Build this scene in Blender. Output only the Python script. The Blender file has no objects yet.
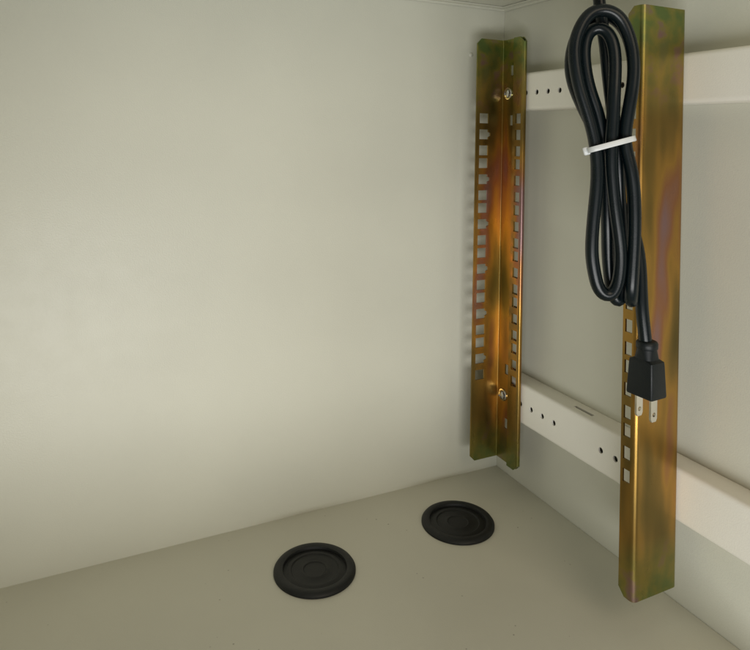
import bpy, bmesh, math, random
from mathutils import Vector, Matrix

random.seed(7)
sc = bpy.context.scene
MM = 0.001

# ------------------------------------------------------------------ camera
FPX, HX, HY = 657.0, 375.0, 137.0          # focal length and horizon point in photo pixels
HEAD = math.radians(26.0)
ROLL = math.radians(1.03)
cam_d = bpy.data.cameras.new("camera")
cam = bpy.data.objects.new("camera", cam_d)
sc.collection.objects.link(cam)
sc.camera = cam
cam_d.sensor_fit = 'HORIZONTAL'
cam_d.sensor_width = 36.0
cam_d.lens = 36.0 * FPX / 750.0
cam_d.shift_x = 0.0
cam_d.shift_y = -(325.0 - HY) / 750.0
cam_d.clip_start = 0.01
cam_d.clip_end = 50.0
cam.matrix_world = (Matrix.Rotation(-HEAD, 4, 'Z') @ Matrix.Rotation(math.radians(90), 4, 'X')
                    @ Matrix.Rotation(ROLL, 4, 'Z'))

# ------------------------------------------------------------------ world and lamps
w = bpy.data.worlds.new("World")
sc.world = w
w.use_nodes = True
bg = w.node_tree.nodes["Background"]
bg.inputs[0].default_value = (0.84, 0.84, 0.82, 1)
bg.inputs[1].default_value = 0.19


def area(name, loc, target, size, power, col, sy=None):
    d = bpy.data.lights.new(name, 'AREA')
    d.shape = 'RECTANGLE'
    d.size = size
    d.size_y = sy or size
    d.energy = power
    d.color = col
    o = bpy.data.objects.new(name, d)
    sc.collection.objects.link(o)
    o.location = [c * MM for c in loc]
    v = Vector(target) - Vector(loc)
    o.rotation_euler = v.to_track_quat('-Z', 'Y').to_euler()
    return o


area("key_light", (-120, -430, -408), (220, 574, -150), 0.80, 7.6, (1.0, 1.0, 0.98), 0.30)  # unseen soft key lamp, low in front of the open cabinet
area("room_light", (250, -500, 420), (250, 450, -100), 0.6, 2.7, (1.0, 0.84, 0.62))

sc.view_settings.view_transform = 'Standard'
sc.view_settings.look = 'None'
sc.view_settings.exposure = 0.0
sc.view_settings.gamma = 1.0
sc.render.engine = 'CYCLES'
sc.cycles.max_bounces = 10
sc.cycles.diffuse_bounces = 6
sc.cycles.glossy_bounces = 6


# ------------------------------------------------------------------ materials
def new_mat(name):
    m = bpy.data.materials.new(name)
    m.use_nodes = True
    nt = m.node_tree
    return m, nt, nt.nodes["Principled BSDF"]


def node(nt, kind, **kw):
    n = nt.nodes.new(kind)
    for k, v in kw.items():
        setattr(n, k, v)
    return n


def ramp(nt, stops):
    r = node(nt, 'ShaderNodeValToRGB')
    e = r.color_ramp.elements
    while len(e) < len(stops):
        e.new(0.5)
    for i, (p, c) in enumerate(stops):
        e[i].position = p
        e[i].color = (*c, 1)
    return r


def noise(nt, vec, scale, detail=3, rough=0.5):
    n = node(nt, 'ShaderNodeTexNoise')
    n.inputs['Scale'].default_value = scale
    n.inputs['Detail'].default_value = detail
    n.inputs['Roughness'].default_value = rough
    nt.links.new(vec, n.inputs['Vector'])
    return n


def bump(nt, height, bsdf, strength, dist):
    b = node(nt, 'ShaderNodeBump')
    b.inputs['Strength'].default_value = strength
    b.inputs['Distance'].default_value = dist
    nt.links.new(height, b.inputs['Height'])
    nt.links.new(b.outputs[0], bsdf.inputs['Normal'])
    return b


def paint(name, col, rough=0.42):
    m, nt, b = new_mat(name)
    tc = node(nt, 'ShaderNodeTexCoord')
    big = noise(nt, tc.outputs['Object'], 7.0, 3)
    r = ramp(nt, [(0.3, [c * 0.955 for c in col]), (0.7, [min(1, c * 1.03) for c in col])])
    nt.links.new(big.outputs[0], r.inputs[0])
    nt.links.new(r.outputs[0], b.inputs['Base Color'])
    sm = noise(nt, tc.outputs['Object'], 60.0, 4)
    rr = node(nt, 'ShaderNodeMapRange')
    rr.inputs['To Min'].default_value = rough - 0.05
    rr.inputs['To Max'].default_value = rough + 0.07
    nt.links.new(sm.outputs[0], rr.inputs['Value'])
    nt.links.new(rr.outputs[0], b.inputs['Roughness'])
    fine = noise(nt, tc.outputs['Object'], 900.0, 2)
    wave = noise(nt, tc.outputs['Object'], 9.0, 1)
    ad = node(nt, 'ShaderNodeMath', operation='MULTIPLY_ADD')
    nt.links.new(wave.outputs[0], ad.inputs[0])
    ad.inputs[1].default_value = 9.0
    nt.links.new(fine.outputs[0], ad.inputs[2])
    bump(nt, ad.outputs[0], b, 0.25, 0.0004)
    b.inputs['Specular IOR Level'].default_value = 0.45
    return m


M_WALL = paint('cream_paint', (0.602, 0.600, 0.512), 0.38)
M_FLOOR = paint('dusty_cream_paint', (0.59, 0.582, 0.50), 0.46)


def dust(m):
    nt = m.node_tree
    b = nt.nodes["Principled BSDF"]
    tc = node(nt, 'ShaderNodeTexCoord')
    old = b.inputs['Base Color'].links[0].from_socket
    v = node(nt, 'ShaderNodeTexVoronoi')
    v.inputs['Scale'].default_value = 120.0
    v.inputs['Randomness'].default_value = 1.0
    nt.links.new(tc.outputs['Object'], v.inputs['Vector'])
    sp = ramp(nt, [(0.045, (1, 1, 1)), (0.10, (0, 0, 0))])
    nt.links.new(v.outputs['Distance'], sp.inputs[0])
    sel = noise(nt, tc.outputs['Object'], 23.0, 2)
    sr = ramp(nt, [(0.55, (0, 0, 0)), (0.66, (0.8, 0.8, 0.8))])
    nt.links.new(sel.outputs[0], sr.inputs[0])
    mu = node(nt, 'ShaderNodeMath', operation='MULTIPLY')
    nt.links.new(sp.outputs[0], mu.inputs[0])
    nt.links.new(sr.outputs[0], mu.inputs[1])
    mx = node(nt, 'ShaderNodeMix', data_type='RGBA')
    nt.links.new(mu.outputs[0], mx.inputs['Factor'])
    nt.links.new(old, mx.inputs['A'])
    mx.inputs['B'].default_value = (0.20, 0.185, 0.15, 1)
    nt.links.new(mx.outputs['Result'], b.inputs['Base Color'])


dust(M_FLOOR)
M_BAR = paint('bar_paint', (0.83, 0.81, 0.73), 0.38)


def chromate():
    # yellow chromate passivated zinc: the film thickness drifts over the sheet
    # and shifts from olive through gold and copper to mauve
    m, nt, b = new_mat('yellow_zinc')
    tc = node(nt, 'ShaderNodeTexCoord')
    mp = node(nt, 'ShaderNodeMapping')
    mp.inputs['Scale'].default_value = (1.0, 1.0, 0.22)
    nt.links.new(tc.outputs['Object'], mp.inputs[0])
    n1 = noise(nt, mp.outputs[0], 36.0, 2, 0.45)
    r = ramp(nt, [(0.30, (0.115, 0.088, 0.026)), (0.42, (0.23, 0.148, 0.04)), (0.50, (0.39, 0.220, 0.05)),
                  (0.57, (0.32, 0.15, 0.07)), (0.66, (0.28, 0.17, 0.165))])
    nt.links.new(n1.outputs[0], r.inputs[0])
    # sheet ends hang low in the bath: greener film there
    sx = node(nt, 'ShaderNodeSeparateXYZ')
    nt.links.new(tc.outputs['Object'], sx.inputs[0])
    zr = ramp(nt, [(0.0, (0.9, 0.9, 0.9)), (0.10, (0, 0, 0)), (0.80, (0, 0, 0)), (0.97, (0.95, 0.95, 0.95))])
    mr = node(nt, 'ShaderNodeMapRange')
    mr.inputs['From Min'].default_value = 0.0
    mr.inputs['From Max'].default_value = 0.422
    nt.links.new(sx.outputs['Z'], mr.inputs['Value'])
    nt.links.new(mr.outputs[0], zr.inputs[0])
    n2 = noise(nt, tc.outputs['Object'], 60.0, 3)
    g = ramp(nt, [(0.38, (0.15, 0.22, 0.075)), (0.55, (0.28, 0.27, 0.075)), (0.68, (0.28, 0.18, 0.19))])
    nt.links.new(n2.outputs[0], g.inputs[0])
    mx = node(nt, 'ShaderNodeMix', data_type='RGBA')
    nt.links.new(zr.outputs[0], mx.inputs['Factor'])
    nt.links.new(r.outputs[0], mx.inputs['A'])
    nt.links.new(g.outputs[0], mx.inputs['B'])
    nt.links.new(mx.outputs['Result'], b.inputs['Base Color'])
    b.inputs['Metallic'].default_value = 0.92
    n3 = noise(nt, mp.outputs[0], 160.0, 4)
    # brushed handling marks along the sheet
    mp2 = node(nt, 'ShaderNodeMapping')
    mp2.inputs['Scale'].default_value = (1.0, 1.0, 0.035)
    nt.links.new(tc.outputs['Object'], mp2.inputs[0])
    n4 = noise(nt, mp2.outputs[0], 700.0, 3, 0.6)
    hh = node(nt, 'ShaderNodeMath', operation='MULTIPLY_ADD')
    nt.links.new(n4.outputs[0], hh.inputs[0])
    hh.inputs[1].default_value = 0.35
    nt.links.new(n3.outputs[0], hh.inputs[2])
    rr = node(nt, 'ShaderNodeMapRange')
    rr.inputs['To Min'].default_value = 0.20
    rr.inputs['To Max'].default_value = 0.42
    nt.links.new(n3.outputs[0], rr.inputs['Value'])
    nt.links.new(rr.outputs[0], b.inputs['Roughness'])
    bump(nt, hh.outputs[0], b, 0.12, 0.0004)
    return m


M_ZINC = chromate()


def simple(name, col, rough, metal=0.0, bscale=None, bstr=0.1, **kw):
    m, nt, b = new_mat(name)
    tc = node(nt, 'ShaderNodeTexCoord')
    n = noise(nt, tc.outputs['Object'], 45.0, 4)
    r = ramp(nt, [(0.3, [c * 0.85 for c in col]), (0.7, [min(1, c * 1.15) for c in col])])
    nt.links.new(n.outputs[0], r.inputs[0])
    nt.links.new(r.outputs[0], b.inputs['Base Color'])
    rr = node(nt, 'ShaderNodeMapRange')
    rr.inputs['To Min'].default_value = rough * 0.85
    rr.inputs['To Max'].default_value = rough * 1.2
    nt.links.new(n.outputs[0], rr.inputs['Value'])
    nt.links.new(rr.outputs[0], b.inputs['Roughness'])
    b.inputs['Metallic'].default_value = metal
    if bscale:
        n2 = noise(nt, tc.outputs['Object'], bscale, 3)
        bump(nt, n2.outputs[0], b, bstr, 0.0003)
    for k, v in kw.items():
        b.inputs[k.replace('_', ' ')].default_value = v
    return m


M_CABLE = simple('black_pvc', (0.0022, 0.0055, 0.0068), 0.27, 0, 500.0, 0.05, Specular_IOR_Level=0.34)
M_PLUG = simple('black_plug_plastic', (0.004, 0.0065, 0.0075), 0.42, 0, 1500.0, 0.25, Specular_IOR_Level=0.35)
M_RUBBER = simple('black_rubber', (0.005, 0.006, 0.006), 0.5, 0, 900.0, 0.25, Specular_IOR_Level=0.4)
M_TIE = simple('white_nylon', (0.60, 0.62, 0.62), 0.35, 0, None)
M_TIE.node_tree.nodes["Principled BSDF"].inputs['Subsurface Weight'].default_value = 0.3
M_TIE.node_tree.nodes["Principled BSDF"].inputs['Subsurface Radius'].default_value = (0.002, 0.002, 0.002)
M_STEEL = simple('bright_steel', (0.72, 0.72, 0.74), 0.16, 1.0)
M_NICKEL = simple('nickel_blade', (0.78, 0.74, 0.66), 0.28, 1.0)


# ------------------------------------------------------------------ helpers (all lengths in mm)
def at(px, py, depth):
    """photo pixel and distance along the view axis -> world mm (camera at the origin)"""
    a = px - HX
    b = py - HY
    xr = a * math.cos(ROLL) + b * math.sin(ROLL)
    yr = b * math.cos(ROLL) - a * math.sin(ROLL)
    lat, z = xr / FPX * depth, -yr / FPX * depth
    return Vector((lat * math.cos(HEAD) + depth * math.sin(HEAD),
                   -lat * math.sin(HEAD) + depth * math.cos(HEAD), z))


def link_mesh(name, bm, mat, parent=None, origin=(0, 0, 0), angle=35):
    o3 = Vector(origin)
    for v in bm.verts:
        v.co = (v.co - o3) * MM
    bmesh.ops.recalc_face_normals(bm, faces=bm.faces)
    me = bpy.data.meshes.new(name)
    bm.to_mesh(me)
    bm.free()
    for p in me.polygons:
        p.use_smooth = True
    me.set_sharp_from_angle(angle=math.radians(angle))
    me.materials.append(mat)
    o = bpy.data.objects.new(name, me)
    sc.collection.objects.link(o)
    o.location = o3 * MM
    if parent:
        o.parent = parent
        o.location = o3 * MM - parent.location
    return o


def thing(name, label, cat, loc, group=None):
    o = bpy.data.objects.new(name, None)
    o.empty_display_size = 0.02
    sc.collection.objects.link(o)
    o.location = Vector(loc) * MM
    o['label'] = label
    o['category'] = cat
    if group:
        o['group'] = group
    return o


def add_box(bm, lo, hi):
    x0, y0, z0 = lo
    x1, y1, z1 = hi
    v = [bm.verts.new(p) for p in ((x0, y0, z0), (x1, y0, z0), (x1, y1, z0), (x0, y1, z0),
                                   (x0, y0, z1), (x1, y0, z1), (x1, y1, z1), (x0, y1, z1))]
    for f in ((0, 3, 2, 1), (4, 5, 6, 7), (0, 1, 5, 4), (1, 2, 6, 5), (2, 3, 7, 6), (3, 0, 4, 7)):
        bm.faces.new([v[i] for i in f])


def add_prism(bm, poly, a, b):
    """poly: list of 3D points (flat outline); swept by vectors a..b"""
    va = [bm.verts.new(Vector(p) + Vector(a)) for p in poly]
    vb = [bm.verts.new(Vector(p) + Vector(b)) for p in poly]
    n = len(poly)
    bm.faces.new(va)
    bm.faces.new(vb[::-1])
    for i in range(n):
        bm.faces.new((va[i], va[(i + 1) % n], vb[(i + 1) % n], vb[i]))


def add_lathe(bm, prof, seg, mat4):
    rings = []
    for r, z in prof:
        if r < 1e-6:
            rings.append([bm.verts.new(mat4 @ Vector((0, 0, z)))])
        else:
            rings.append([bm.verts.new(mat4 @ Vector((r * math.cos(2 * math.pi * i / seg),
                                                      r * math.sin(2 * math.pi * i / seg), z))) for i in range(seg)])
    for a, b in zip(rings, rings[1:]):
        for i in range(seg):
            j = (i + 1) % seg
            if len(a) == 1 and len(b) == 1:
                continue
            if len(a) == 1:
                bm.faces.new((a[0], b[i], b[j]))
            elif len(b) == 1:
                bm.faces.new((a[i], b[0], a[j]))
            else:
                bm.faces.new((a[i], b[i], b[j], a[j]))


def boolean_cut(bm, cut_bm, self_ok=False):
    """cut closed cutter bmesh out of bm, return a new bmesh"""
    for b_ in (bm, cut_bm):
        bmesh.ops.recalc_face_normals(b_, faces=b_.faces)
    obs = []
    for n_, b_ in (("base", bm), ("cutter", cut_bm)):
        me = bpy.data.meshes.new(n_)
        b_.to_mesh(me)
        b_.free()
        o = bpy.data.objects.new(n_, me)
        sc.collection.objects.link(o)
        obs.append(o)
    md = obs[0].modifiers.new("cut", 'BOOLEAN')
    md.operation = 'DIFFERENCE'
    md.solver = 'EXACT'
    md.object = obs[1]
    md.use_self = self_ok
    bpy.context.view_layer.update()
    dg = bpy.context.evaluated_depsgraph_get()
    me = bpy.data.meshes.new_from_object(obs[0].evaluated_get(dg))
    out = bmesh.new()
    out.from_mesh(me)
    for o in obs:
        m_ = o.data
        bpy.data.objects.remove(o)
        bpy.data.meshes.remove(m_)
    bpy.data.meshes.remove(me)
    return out


def fillet_path(pts, rad, n=5):
    """round the corners of an open 2D polyline"""
    out = [Vector(pts[0])]
    for i in range(1, len(pts) - 1):
        p0, p, p1 = Vector(pts[i - 1]), Vector(pts[i]), Vector(pts[i + 1])
        a, b = (p0 - p), (p1 - p)
        r = min(rad, a.length * 0.49, b.length * 0.49)
        a.normalize()
        b.normalize()
        ang = a.angle(b)
        t = r
        A, B = p + a * t, p + b * t
        for k in range(n + 1):
            s = k / n
            out.append(A * (1 - s) ** 2 + p * 2 * s * (1 - s) + B * s ** 2)
    out.append(Vector(pts[-1]))
    return out


def sheet_outline(pts, t):
    """closed outline of a sheet of thickness t following a 2D polyline"""
    n = len(pts)
    L, R = [], []
    for i, p in enumerate(pts):
        if i == 0:
            d = (pts[1] - p).normalized()
            nn = Vector((-d.y, d.x))
            k = 1
        elif i == n - 1:
            d = (p - pts[-2]).normalized()
            nn = Vector((-d.y, d.x))
            k = 1
        else:
            d0 = (p - pts[i - 1]).normalized()
            d1 = (pts[i + 1] - p).normalized()
            n0, n1 = Vector((-d0.y, d0.x)), Vector((-d1.y, d1.x))
            nn = (n0 + n1).normalized()
            k = 1 / max(0.3, nn.dot(n0))
        L.append(p + nn * t / 2 * k)
        R.append(p - nn * t / 2 * k)
    return L + R[::-1]


def add_tube(bm, pts, rad, seg=14, cap=True):
    n = len(pts)
    t0 = (pts[1] - pts[0]).normalized()
    ref = Vector((0, 0, 1)) if abs(t0.z) < 0.9 else Vector((1, 0, 0))
    nrm = (ref - t0 * ref.dot(t0)).normalized()
    rings = []
    for i in range(n):
        t = ((pts[min(i + 1, n - 1)] - pts[max(i - 1, 0)])).normalized()
        nrm = (nrm - t * nrm.dot(t)).normalized()
        bn = t.cross(nrm)
        r = rad(i) if callable(rad) else rad
        rings.append([bm.verts.new(pts[i] + nrm * r * math.cos(2 * math.pi * k / seg)
                                   + bn * r * math.sin(2 * math.pi * k / seg)) for k in range(seg)])
    for a, b in zip(rings, rings[1:]):
        for k in range(seg):
            j = (k + 1) % seg
            bm.faces.new((a[k], a[j], b[j], b[k]))
    if cap:
        bm.faces.new(rings[0][::-1])
        bm.faces.new(rings[-1])


def catmull(P, step=2.0):
    out = []
    Q = [P[0] * 2 - P[1]] + P + [P[-1] * 2 - P[-2]]
    for i in range(1, len(Q) - 2):
        p0, p1, p2, p3 = Q[i - 1:i + 3]
        m = max(2, int((p2 - p1).length / step))
        # centripetal parametrisation keeps tight bends clean
        t0 = 0.0
        t1 = t0 + max(1e-4, (p1 - p0).length) ** 0.5
        t2 = t1 + max(1e-4, (p2 - p1).length) ** 0.5
        t3 = t2 + max(1e-4, (p3 - p2).length) ** 0.5
        for k in range(m):
            t = t1 + (t2 - t1) * k / m
            A1 = p0 * ((t1 - t) / (t1 - t0)) + p1 * ((t - t0) / (t1 - t0))
            A2 = p1 * ((t2 - t) / (t2 - t1)) + p2 * ((t - t1) / (t2 - t1))
            A3 = p2 * ((t3 - t) / (t3 - t2)) + p3 * ((t - t2) / (t3 - t2))
            B1 = A1 * ((t2 - t) / (t2 - t0)) + A2 * ((t - t0) / (t2 - t0))
            B2 = A2 * ((t3 - t) / (t3 - t1)) + A3 * ((t - t1) / (t3 - t1))
            out.append(B1 * ((t2 - t) / (t2 - t1)) + B2 * ((t - t1) / (t2 - t1)))
    out.append(P[-1])
    return out


def soften(o, width, seg=2, angle=40):
    md = o.modifiers.new("edge", 'BEVEL')
    md.width = width * MM
    md.segments = seg
    md.limit_method = 'ANGLE'
    md.angle_limit = math.radians(angle)
    md.harden_normals = False
    return o


# ------------------------------------------------------------------ the cabinet
X0, XS, YB, YF, ZF, ZC = -122.0, 432.0, 574.0, 205.0, -350.0, 140.0
cab = thing('storage_cabinet', 'open cream painted sheet metal cabinet around the rails and cable', 'cabinet',
            ((X0 + XS) / 2, (YB + YF) / 2, ZF))
T = 1.6


def panel(name, lo, hi):
    bm = bmesh.new()
    add_box(bm, lo, hi)
    return link_mesh(name, bm, M_WALL, cab, lo)


panel('back_panel', (X0 - T, YB, ZF - T), (XS + T, YB + T, ZC + T))
# side sheets carry a folded lip along the open front
for nm, x, s in (('side_panel', XS, 1), ('side_panel', X0, -1)):
    bm = bmesh.new()
    path = fillet_path([(x + s * T / 2, YB - 0.4), (x + s * T / 2, YF), (x + s * 22, YF)], 2.5)
    out = sheet_outline(path, T)
    add_prism(bm, [(p.x, p.y, ZF) for p in out], (0, 0, -T), (0, 0, ZC - ZF + T))
    link_mesh(nm, bm, M_WALL, cab, (x, YF, ZF))
for nm, z, s in (('top_panel', ZC, 1), ('bottom_panel', ZF, -1)):
    bm = bmesh.new()
    path = fillet_path([(YB + 0.3, z + s * T / 2), (YF + 1, z + s * T / 2), (YF + 1, z + s * 20)], 2.5)
    out = sheet_outline(path, T)
    add_prism(bm, [(0, p.x, p.y) for p in out], (X0 + 0.4, 0, 0), (XS - 0.4, 0, 0))
    link_mesh(nm, bm, M_FLOOR if z == ZF else M_WALL, cab, (X0, YF, z))
# welded lip of the top sheet turned down against the back and the side
bm = bmesh.new()
path = fillet_path([(YB - 1.4, ZC - 3.4), (YB - 1.4, ZC - 0.9), (YB - 9, ZC - 0.9)], 3.0)
out = sheet_outline(path, 1.2)
add_prism(bm, [(0, p.x, p.y) for p in out], (X0 + 3, 0, 0), (XS - 0.2, 0, 0))
link_mesh('welded_lip', bm, M_WALL, cab, (XS, YB, ZC))
bm = bmesh.new()
path = fillet_path([(XS - 1.5, ZC - 3.6), (XS - 1.5, ZC - 1.1), (XS - 9.3, ZC - 1.1)], 3.0)
out = sheet_outline(path, 1.2)
add_prism(bm, [(p.x, 0, p.y) for p in out], (0, YF + 30, 0), (0, YB - 0.2, 0))
link_mesh('welded_lip', bm, M_WALL, cab, (XS, YB - 60, ZC))
# painted-over rivet on the back sheet
p = at(471, 55, 680)
k = YB / p.y
p = p * k
bm = bmesh.new()
add_lathe(bm, [(2.6, 0), (2.2, 0.7), (1.2, 1.2), (0, 1.4)], 20,
          Matrix.Translation((p.x, YB, p.z)) @ Matrix.Rotation(math.radians(90), 4, 'X'))
link_mesh('rivet', bm, M_WALL, cab, (p.x, YB, p.z))


# ------------------------------------------------------------------ side bars
def disc_cut(bm, c, r, axis, half, seg=18):
    R = {'X': Matrix.Rotation(math.radians(90), 4, 'Y'), 'Z': Matrix.Identity(4),
         'Y': Matrix.Rotation(math.radians(90), 4, 'X')}[axis]
    add_lathe(bm, [(0, -half), (r, -half), (r, half), (0, half)], seg, Matrix.Translation(c) @ R)


BX = 412.0                      # face of the bars


def side_bar(label, z0, z1, zh, slot):
    t = thing('mounting_bar', label, 'mounting bar', (XS, 440, z0), 'painted bars across the side wall')
    y0, y1 = 240.0, 566.0
    bm = bmesh.new()
    path = fillet_path([(XS - 0.3, z0 + 0.75), (BX + 0.75, z0 + 0.75), (BX + 0.75, z1 - 0.75), (XS - 0.3, z1 - 0.75)], 3.2, 6)
    out = sheet_outline(path, 1.5)
    add_prism(bm, [(p.x, 0, p.y) for p in out], (0, y0, 0), (0, y1, 0))
    cut = bmesh.new()
    for y in [511 - 15.8 * i for i in range(4)] + [406.4 - 15.9 * i for i in range(4)]:
        disc_cut(cut, (BX, y, zh), 2.5, 'X', 5)
    if slot:
        add_box(cut, (420, 425, z1 - 5), (423.2, 447, z1 + 5))
    bm = boolean_cut(bm, cut)
    o = link_mesh('channel', bm, M_BAR, t, (BX, 440, z0))
    return t


side_bar('upper white perforated bar along the side wall behind the coiled cable', 28.5, 65.5, 45.5, False)
side_bar('lower white perforated bar with slot in its top, running down to front rail', -276.5, -237.0, -257.0, True)

# ------------------------------------------------------------------ rails
ZT, ZB = 100.5, -322.0
U = 45.0
HOLES = []
for u in range(6):
    for k in range(3):
        HOLES.append((20.6 - U * u - 16.1 * k, k == 1))


def screw_at(parent, c, direction, r=4.6):
    """pan head cross screw with washer; direction points out of the metal"""
    q = Vector(direction).to_track_quat('Z', 'Y').to_matrix().to_4x4()
    Mx = Matrix.Translation(c) @ q
    bm = bmesh.new()
    add_lathe(bm, [(0, 0.9), (r, 0.9), (r, 1.6), (r * 0.93, 2.5), (r * 0.72, 3.3), (r * 0.4, 3.75), (0, 3.9)], 28, Mx)
    cut = bmesh.new()
    for a in (0.4, 0.4 + math.pi / 2):
        b2 = bmesh.new()
        add_box(b2, (-2.6, -0.55, 2.4), (2.6, 0.55, 6))
        b2.transform(Mx @ Matrix.Rotation(a, 4, 'Z'))
        me = bpy.data.meshes.new("t")
        b2.to_mesh(me)
        b2.free()
        bm = boolean_cut(bm, _from(me))
    s = link_mesh('screw', bm, M_STEEL, parent, c, 30)
    bm = bmesh.new()
    add_lathe(bm, [(3.0, 0.05), (6.0, 0.05), (6.0, 0.8), (5.6, 1.0), (3.0, 1.0)], 28, Mx)
    wsh = link_mesh('washer', bm, M_STEEL, None, c, 30)
    wsh.parent = s
    wsh.location = (0, 0, 0)
    cut.free()
    return s


def _from(me):
    b = bmesh.new()
    b.from_mesh(me)
    bpy.data.meshes.remove(me)
    return b


# rear rail: perforated face, web bolted to the bars, returned lip
xL, xW, yR, yw, xl, yl = 377.9, 410.6, 545.6, 509.0, 407.2, 524.2
rear = thing('mounting_rail', 'gold zinc rail with two rows of square holes standing in the back corner', 'mounting rail',
             (xW, yR, ZB), 'gold perforated mounting rails')
bm = bmesh.new()
path = fillet_path([(xL, yR), (xW, yR), (xW, yw), (xl, yw), (xl, yl)], 1.5, 5)
out = sheet_outline(path, 1.4)
add_prism(bm, [(p.x, p.y, 0) for p in out], (0, 0, ZB), (0, 0, ZT))
cut = bmesh.new()
for z, notch in HOLES:
    xa, xb = 382.0, 392.6
    h = 4.9
    poly = [(xa, z - h), (xb, z - h)]
    if notch:
        poly += [(xb, z - 2.6), (xb + 2.6, z - 1.4), (xb + 2.6, z + 1.4), (xb, z + 2.6)]
    poly += [(xb, z + h), (xa, z + h)]
    add_prism(cut, [(x, yR, zz) for x, zz in poly], (0, -4, 0), (0, 4, 0))
    add_box(cut, (xl - 1.6, 511.8, z - 4.9), (xl + 1.3, 520.0, z + 4.9))
    add_box(cut, (xW - 1.3, 513.5, z - 4.9), (xW + 1.6, 523.6, z + 4.9))
for z in (69, 19, -230, -284):
    add_box(cut, (xW - 5, 525.0, z - 5), (xW + 5, 533.5, z + 5))
# clipped corners
for z, s in ((ZT, 1), (ZB, -1)):
    add_prism(cut, [(xL - 3, yR, z - s * 8), (xL - 3, yR, z + s * 3), (xL + 8, yR, z + s * 3)], (0, -5, 0), (0, 5, 0))
    add_prism(cut, [(xl - 1.2, yw - 3, z - s * 8), (xl - 1.2, yw - 3, z + s * 3), (xl - 1.2, yw + 8, z + s * 3)], (-3, 0, 0), (8, 0, 0))
bm = boolean_cut(bm, cut)
link_mesh('perforated_channel', bm, M_ZINC, rear, (xW, yR, ZB))
for z in (46.0, -257.0):
    screw_at(rear, Vector((xW - 0.7, 536.0, z)), (-1, 0, 0))

# front rail: perforated flange, face turned to the opening, web bolted to the bars
xa_, xb_, yfr = 368.0, 410.6, 330.8
front = thing('mounting_rail', 'gold zinc perforated rail hidden in part by the coiled black cable', 'mounting rail',
              (xb_, yfr, ZB), 'gold perforated mounting rails')
ZT2 = 96.0
bm = bmesh.new()
path = fillet_path([(xa_, yfr + 12.6), (xa_, yfr), (xb_, yfr), (xb_, yfr + 32)], 3.4, 8)
out = sheet_outline(path, 1.4)
add_prism(bm, [(p.x, p.y, 0) for p in out], (0, 0, ZB), (0, 0, ZT2))
cut = bmesh.new()
for z, notch in HOLES:
    add_box(cut, (xa_ - 3, yfr + 4.2, z - 4.6), (xa_ + 3, yfr + 10.4, z + 4.6))
for z, s in ((ZT2, 1), (ZB, -1)):
    add_prism(cut, [(xa_, yfr + 15.6, z - s * 8), (xa_, yfr + 15.6, z + s * 3), (xa_, yfr + 4.6, z + s * 3)], (-3, 0, 0), (3, 0, 0))
bm = boolean_cut(bm, cut)
link_mesh('perforated_channel', bm, M_ZINC, front, (xb_, yfr, ZB))
for z in (46.0, -257.0):
    screw_at(front, Vector((xb_ - 0.7, 349.0, z)), (-1, 0, 0))


# ------------------------------------------------------------------ floor grommets
def grommet(label, x, y, rot):
    t = thing('cable_grommet', label, 'cable grommet', (x, y, ZF), 'rubber grommets in the cabinet floor')
    Mx = Matrix.Translation((x, y, ZF))
    bm = bmesh.new()
    add_lathe(bm, [(33, 0.1), (33, 1.6), (32, 3.0), (30, 3.8), (27.5, 3.9), (25.8, 3.3), (25, 1.6), (25, 0.4)], 72, Mx)
    link_mesh('rim', bm, M_RUBBER, t, (x, y, ZF))
    bm = bmesh.new()
    add_lathe(bm, [(25.2, 1.2), (23, 1.3), (21.5, 2.0), (19.5, 2.0), (18.5, 1.2), (12, 1.1), (10.8, 1.7), (9.4, 1.7), (8.6, 1.1), (0, 1.0)], 72, Mx)
    link_mesh('membrane', bm, M_RUBBER, t, (x, y, ZF))
    return t


grommet('black rubber grommet in the floor nearer to the rail in the corner', 335.6, 501.7, 0)
grommet('black rubber grommet in the floor, the one farther from the gold rails', 194.0, 494.0, 0)

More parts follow.
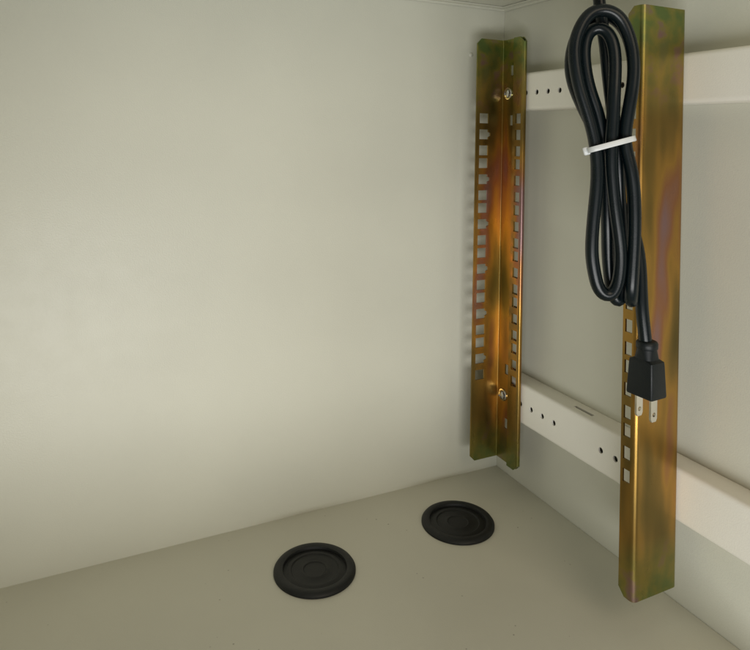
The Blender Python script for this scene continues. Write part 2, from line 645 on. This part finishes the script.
# ------------------------------------------------------------------ the cable
cbl = thing('power_cable', 'black power cable coiled in long loops with two blade plug', 'power cable', at(612, 300, 436))
F, Mi, Bk, BB = 427.0, 435.0, 443.0, 451.0
raw = [
    (598, -72, Bk), (598.5, -20, Bk), (599.5, 5, Bk), (602.5, 26, Bk), (605.5, 46, Bk), (607.5, 70, Mi + 3), (611, 100, Mi),
    (615, 125, Mi), (617, 145, Mi), (618.5, 175, Mi + 1), (620, 205, Mi + 4), (622, 240, Mi + 6), (623, 270, Mi + 6),
    (623, 293, Mi + 5), (618.5, 305.5, Mi + 4), (613.5, 298, Mi + 4), (610.5, 281, Mi + 4), (608, 258, Mi + 3), (607.4, 225, Mi), (607, 195, Mi), (606, 165, Mi),
    (603.5, 140, Mi), (597.5, 112, Mi), (590, 91, Mi), (585.5, 70, Mi), (584, 49, Mi), (586, 36, Mi), (591, 28, Mi),
    (598, 25, Mi - 1), (605.5, 28, Mi - 2), (611, 36, Mi - 3), (614.2, 48, F + 3), (615.3, 64, F + 2), (614.3, 90, F), (613, 120, F), (611.5, 145, F),
    (611.5, 165, F), (613, 185, F), (615.5, 210, F), (619, 235, F), (621, 255, F), (620, 272, F), (617, 289, F), (612, 297, F),
    (605.5, 299.5, F), (599, 293, F), (595.3, 277, F), (591.8, 258, F), (592, 238, F), (594.7, 207, F), (597.2, 182, F), (597, 160, F),
    (594, 137, F), (586.5, 110, F), (580, 90, F), (575.5, 68, F), (574, 50, F), (576, 37, F), (581, 25.5, F), (588.5, 13.5, F),
    (600, 8.5, F), (612, 10.5, F), (621.5, 18.5, F), (628, 33, F), (632.5, 48, F), (634, 63, F), (633.2, 83, F), (630.5, 100, F), (627, 120, F + 1),
    (624.5, 138, F + 1), (626.5, 152, F + 1), (631, 167, F), (633.6, 187, F), (634.6, 212, F), (634.3, 238, F), (633, 262, F), (631.8, 280, F),
    (630.7, 294, F), (630.6, 302, F + 3.5), (631.2, 303.5, F + 10), (632.2, 296, F + 14.5), (633.3, 276, F + 15), (634, 250, F + 16), (634, 215, Bk), (632.5, 185, Bk), (628, 162, Bk),
    (623.5, 143, Bk + 1), (627, 120, Bk), (631, 98, Bk), (633.3, 80, Bk), (633.5, 62, Bk), (631, 45, Bk), (625, 29, Bk), (616, 19, Bk),
    (603, 15, BB), (589, 20, BB), (578.5, 32, BB), (572.5, 48, Bk + 4), (570.5, 65, Bk), (572, 80, Bk), (576.5, 93, Bk), (583, 108, Bk), (592, 126, Bk),
    (602, 143, Bk), (608, 160, Bk), (612, 180, Bk + 2), (617, 198, BB), (627, 216, BB), (635, 236, BB), (639.5, 258, 449), (641, 282, 446),
    (642, 310, 443), (644, 328, 442), (645.5, 342, 441), (646, 347, 441)]
pts = catmull([at(*p) for p in raw], 2.0)
for _ in range(14):
    pts = [pts[0]] + [(pts[i - 1] + pts[i] * 2 + pts[i + 1]) / 4 for i in range(1, len(pts) - 1)] + [pts[-1]]
bm = bmesh.new()
add_tube(bm, pts, lambda i: 4.15 + 0.06 * math.sin(i * 0.21) + 0.05 * math.sin(i * 0.083 + 1), 18)
link_mesh('cable_jacket', bm, M_CABLE, cbl, at(612, 300, 436), 60)

# plug: sleeve, collar, body turned about its own axis, two blades with holes
pc = at(647, 345, 441)
S = 441 / FPX                     # mm per photo pixel at the plug
PT = Matrix.Translation(pc) @ Matrix.Rotation(math.radians(-26 - 60), 4, 'Z')
bm = bmesh.new()


def rrect(w, d, r, n=5):
    o = []
    for cx, cy, a0 in ((w - r, d - r, 0), (-w + r, d - r, 90), (-w + r, -d + r, 180), (w - r, -d + r, 270)):
        for i in range(n + 1):
            a = math.radians(a0 + 90 * i / n)
            o.append((cx + r * math.cos(a), cy + r * math.sin(a)))
    return o


def add_loft(bm, secs, mat4):
    rings = []
    for w, d, r, z in secs:
        rings.append([bm.verts.new(mat4 @ Vector((x, y, z))) for x, y in rrect(w, d, r)])
    n = len(rings[0])
    for a, b in zip(rings, rings[1:]):
        for i in range(n):
            j = (i + 1) % n
            bm.faces.new((a[i], a[j], b[j], b[i]))
    bm.faces.new(rings[0])
    bm.faces.new(rings[-1][::-1])


add_loft(bm, [(5.0, 5.0, 4.8, 3.2), (6.4, 6.4, 6.2, 2.6), (6.9, 6.9, 6.6, 1.8), (6.9, 6.9, 6.6, -1.6), (6.5, 6.5, 6.2, -2.2)], PT)
link_mesh('strain_relief', bm, M_PLUG, cbl, pc, 40)
bm = bmesh.new()
add_loft(bm, [(6.1, 6.1, 5.6, -2.0), (6.2, 6.1, 5.0, -4.0), (6.5, 6.2, 3.4, -8.6), (7.2, 6.6, 2.0, -9.2),
              (9.0, 6.8, 1.3, -9.9), (9.2, 7.0, 1.2, -12), (10.2, 7.9, 1.2, -32.2), (9.9, 7.6, 1.2, -33.2)], PT)
plug = link_mesh('plug_body', bm, M_PLUG, cbl, pc, 28)
for s in (-1, 1):
    bm = bmesh.new()
    b0 = bmesh.new()
    prof = [(-3.1, 0), (3.1, 0), (3.1, -14.2), (2.0, -16.2), (-2.0, -16.2), (-3.1, -14.2)]
    add_prism(b0, [(0, y, z) for y, z in prof], (-0.75, 0, 0), (0.75, 0, 0))
    cut = bmesh.new()
    disc_cut(cut, (0, 0, -11.4), 1.5, 'X', 4)
    b0 = boolean_cut(b0, cut)
    b0.transform(PT @ Matrix.Translation((s * 5.6, 0, -33.1)))
    bl = link_mesh('blade', b0, M_NICKEL, None, pc, 30)
    bl.parent = plug
    bl.location = (0, 0, 0)
    bm.free()

# ------------------------------------------------------------------ cable tie round the hank
c0 = at(611.5, 144.5, 435.5)
ex = (at(635, 138.3, 435.5) - at(588, 150.7, 435.5))
half = ex.length / 2
ex.normalize()
ey = c0.normalized()
ez = ex.cross(ey).normalized()
if ez.z < 0:
    ez = -ez
tie = thing('cable_tie', 'white nylon cable tie pulled round the middle of the black coil', 'cable tie', c0)
bm = bmesh.new()
rings = []
N = 72
for i in range(N):
    a = 2 * math.pi * i / N
    ca, sa = math.cos(a), math.sin(a)
    e = 0.5
    px_, py_ = math.copysign(abs(ca) ** e, ca) * half, math.copysign(abs(sa) ** e, sa) * 17.2
    d = c0 + ex * px_ + ey * py_
    nrm = (ex * (ca / half) + ey * (sa / 17.2)).normalized()
    rings.append([bm.verts.new(d + nrm * u_ + ez * v_) for u_, v_ in ((0.55, 1.5), (0.55, -1.5), (0.35, -1.75), (-0.55, -1.75), (-0.55, 1.75), (0.35, 1.75))])
for i in range(N):
    a, b = rings[i], rings[(i + 1) % N]
    for k in range(6):
        j = (k + 1) % 6
        bm.faces.new((a[k], a[j], b[j], b[k]))
link_mesh('strap', bm, M_TIE, tie, c0, 45)
hc = at(587.5, 150.8, 429)
R3 = Matrix((ex, ey, ez)).transposed().to_4x4()
bm = bmesh.new()
add_loft(bm, [(2.3, 2.2, 1.6, -2.7), (2.9, 2.7, 1.8, -2.1), (3.0, 2.8, 1.8, 2.1), (2.4, 2.2, 1.6, 2.7)], Matrix.Translation(hc) @ R3)
link_mesh('locking_head', bm, M_TIE, tie, hc, 60)
